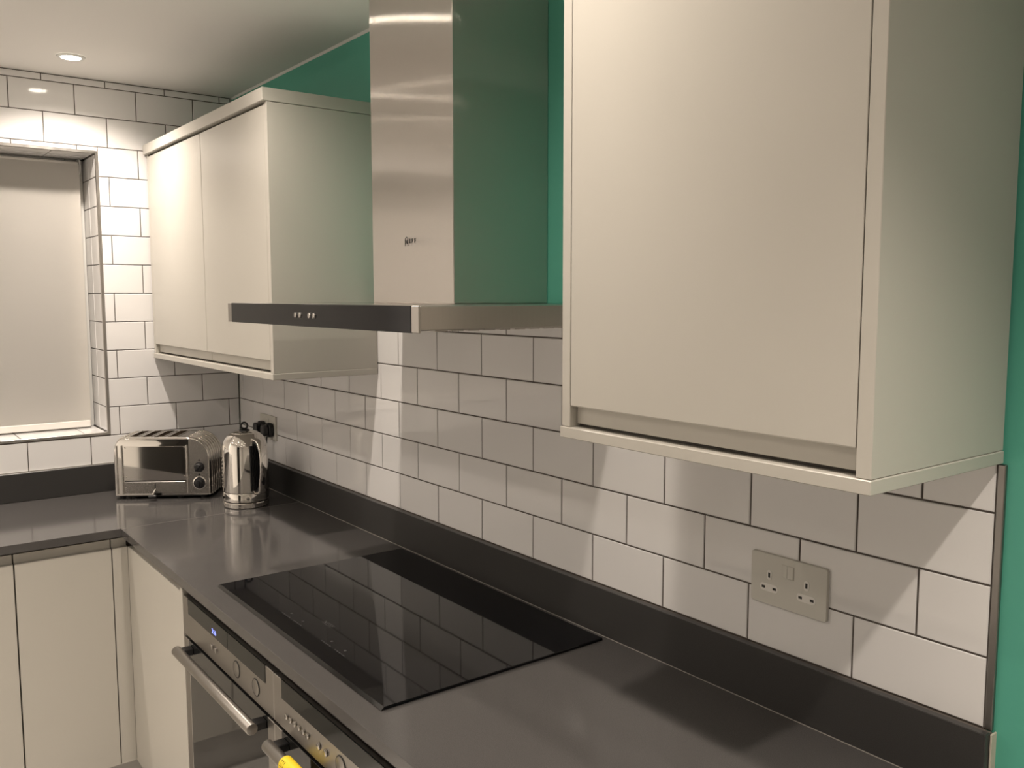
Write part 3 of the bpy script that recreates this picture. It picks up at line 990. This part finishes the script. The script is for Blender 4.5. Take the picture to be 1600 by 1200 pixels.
for z, r in ((0.112, 0.0175), (0.056, 0.0235)):
    kx = 0.292
    if r > 0.02:
        tb(MB().cyl((kx, -0.0040, z), (kx, -0.0010, z), r, seg=32, bev=0.001), 'dial_scale', 'chrome', 40)
    tb(MB().cyl((kx, -0.0070 if r > 0.02 else -0.0040, z), (kx, -0.0012, z), 0.0195 if r > 0.02 else r, seg=32, bev=0.001), 'dial_base', 'black', 40)
    kn = MB().cyl((kx, -0.020, z), (kx, -0.004, z), 0.0120, 0.0150, seg=28, bev=0.0015)
    kn.box(-0.0035, 0.0035, -0.025, -0.018, -0.013, 0.013, 0.001, 1, Matrix.Translation((kx, 0, z)) @ Matrix.Rotation(math.radians(40 if r < 0.02 else 0), 4, 'Y'))
    tb(kn, 'dial_knob', 'black', 40)
    tb(MB().cyl((kx, -0.0022, z + r + 0.006), (kx, -0.001, z + r + 0.006), 0.0026, seg=12), 'dial_dot', 'black')
# lever slot and ejector lever
tb(MB().box(0.1385, 0.1425, -0.0045, 0.0, 0.036, 0.056), 'lever_slot', 'dark')
lv = MB()
lv.cyl((0.1405, -0.003, 0.036), (0.137, -0.026, 0.020), 0.0028, seg=10)
tb(lv, 'lever', 'chrome', 40)
tb(MB().cyl((0.125, -0.028, 0.0145), (0.151, -0.028, 0.0145), 0.0072, seg=14, bev=0.002), 'lever_grip', 'black', 40)
# crumb tray lip and feet
tb(MB().box(0.030, TWd - 0.020, 0.004, TD - 0.004, 0.0085, TZ0 + 0.002, 0.001), 'crumb_tray', 'dark')
for x in (0.022, 0.062, TWd - 0.110, TWd - 0.030):
    for y in (0.018, TD - 0.018):
        tb(MB().cyl((x, y, 0.0), (x, y, 0.0105), 0.0095, 0.0110, seg=16), 'foot', 'black', 40)

# ================================================================== KETTLE
KX, KY = 0.528, -0.180
ke = thing('kettle', 'polished chrome dome-topped kettle with black ring knob on its lid', 'kettle', (KX, KY, ZW))
def zz(pr_):
    return [(r, ZW + z) for r, z in pr_]
MB().lathe(zz([(0, 0.0005), (0.072, 0.0005), (0.0745, 0.003), (0.0745, 0.0165), (0.0725, 0.019), (0, 0.019)]), KX, KY, 64).build('power_base', 'chrome', ke, 35)
MB().lathe(zz([(0.0, 0.0191), (0.0722, 0.0191), (0.0722, 0.0222), (0, 0.0222)]), KX, KY, 48).build('base_gap', 'black', ke, 35)
MB().lathe(zz([(0.0, 0.0223), (0.0735, 0.0223), (0.0755, 0.0245), (0.0755, 0.050), (0.0745, 0.0515), (0.0, 0.0515)]), KX, KY, 64).build('lower_band', 'chrome', ke, 35)
bp = [(0.0735, 0.0520), (0.0752, 0.0535), (0.0752, 0.100), (0.0747, 0.150), (0.0742, 0.190), (0.0728, 0.204), (0.0698, 0.217), (0.0648, 0.229), (0.0580, 0.238), (0.0500, 0.2445), (0.0440, 0.2475)]
MB().lathe(zz([(0.0, 0.0520)] + bp + [(0.0, 0.2475)]), KX, KY, 64).build('body', 'chrome', ke, 35)
lid = MB().lathe(zz([(0.0440, 0.2462), (0.0435, 0.2492), (0.034, 0.2525), (0.020, 0.2545), (0.0, 0.2550)]), KX, KY, 48).build('lid', 'chrome', ke, 35)
MB().lathe(zz([(0.0185, 0.2540), (0.0180, 0.2568), (0.012, 0.2588), (0.0, 0.2592)]), KX, KY, 32).build('knob_base', 'black', lid, 40)
ca = Vector((0.937, -0.34, 0)).normalized()
sd = Vector((0.34, 0.937, 0)).normalized()
rc = Vector((KX, KY, ZW + 0.2705))
MB().sweep([rc + sd * 0.0105 * math.cos(a) + Vector((0, 0, 1)) * 0.0105 * math.sin(a) for a in [i * math.pi / 12 for i in range(24)]], 0.0034, closed=True, seg=10).build('ring_knob', 'black', lid, 60)
# handle: a strap that leaves the shoulder and comes down in front
hd = (ca * math.cos(math.radians(30)) + sd * math.sin(math.radians(30))).normalized()
hs = Vector((-hd.y, hd.x, 0))
base = Vector((KX, KY, ZW))
hp = bez([base + hd * 0.058 + Vector((0, 0, 0.232)), base + hd * 0.092 + Vector((0, 0, 0.226)), base + hd * 0.109 + Vector((0, 0, 0.195)), base + hd * 0.114 + Vector((0, 0, 0.140)), base + hd * 0.105 + Vector((0, 0, 0.085)), base + hd * 0.098 + Vector((0, 0, 0.058)), base + hd * 0.070 + Vector((0, 0, 0.050))], 6)
MB().sweep(hp, 0.0135, 0.0055, side=hs, seg=16).build('handle', 'chrome', ke, 60)
hi = bez([base + hd * 0.066 + Vector((0, 0, 0.222)), base + hd * 0.090 + Vector((0, 0, 0.216)), base + hd * 0.107 + Vector((0, 0, 0.190)), base + hd * 0.111 + Vector((0, 0, 0.140)), base + hd * 0.104 + Vector((0, 0, 0.088)), base + hd * 0.090 + Vector((0, 0, 0.064)), base + hd * 0.070 + Vector((0, 0, 0.058))], 6)
MB().sweep(hi, 0.0120, 0.0075, side=hs, seg=14).build('handle_grip', 'black', ke, 60)
# black strap mount down the body under the handle
mb2 = MB()
for k in range(9):
    a = math.radians(-17 + k * 34 / 8)
    q = hd * math.cos(a) + hs * math.sin(a)
    c0 = base + q * 0.0752
    mb2.cyl(c0 + Vector((0, 0, 0.060)), c0 + Vector((0, 0, 0.212)), 0.0030, seg=6)
mb2.build('handle_backplate', 'black', ke, 40)
# spout, pointing away from the handle
sp = MB()
sp.sweep([base - hd * 0.060 + Vector((0, 0, 0.180)), base - hd * 0.078 + Vector((0, 0, 0.200)), base - hd * 0.096 + Vector((0, 0, 0.222))], [0.026, 0.020, 0.012], [0.020, 0.014, 0.008], side=hs, seg=16)
sp.build('spout', 'chrome', ke, 60)
# water gauge: studs up the left flank
gd = (ca * math.cos(math.radians(-82)) + sd * math.sin(math.radians(-82))).normalized()
for k in range(9):
    c0 = base + gd * 0.0755 + Vector((0, 0, 0.070 + k * 0.0125))
    MB().cyl(c0 - gd * 0.003, c0 + gd * 0.002, 0.0028, seg=10).build('gauge_stud', 'chrome', ke, 40)
# switch on the lower band
bd = (ca * math.cos(math.radians(4)) + sd * math.sin(math.radians(4))).normalized()
MB().cyl(base + bd * 0.074 + Vector((0, 0, 0.036)), base + bd * 0.0785 + Vector((0, 0, 0.036)), 0.0055, seg=16, bev=0.001).build('switch_button', 'chrome_satin', ke, 40)
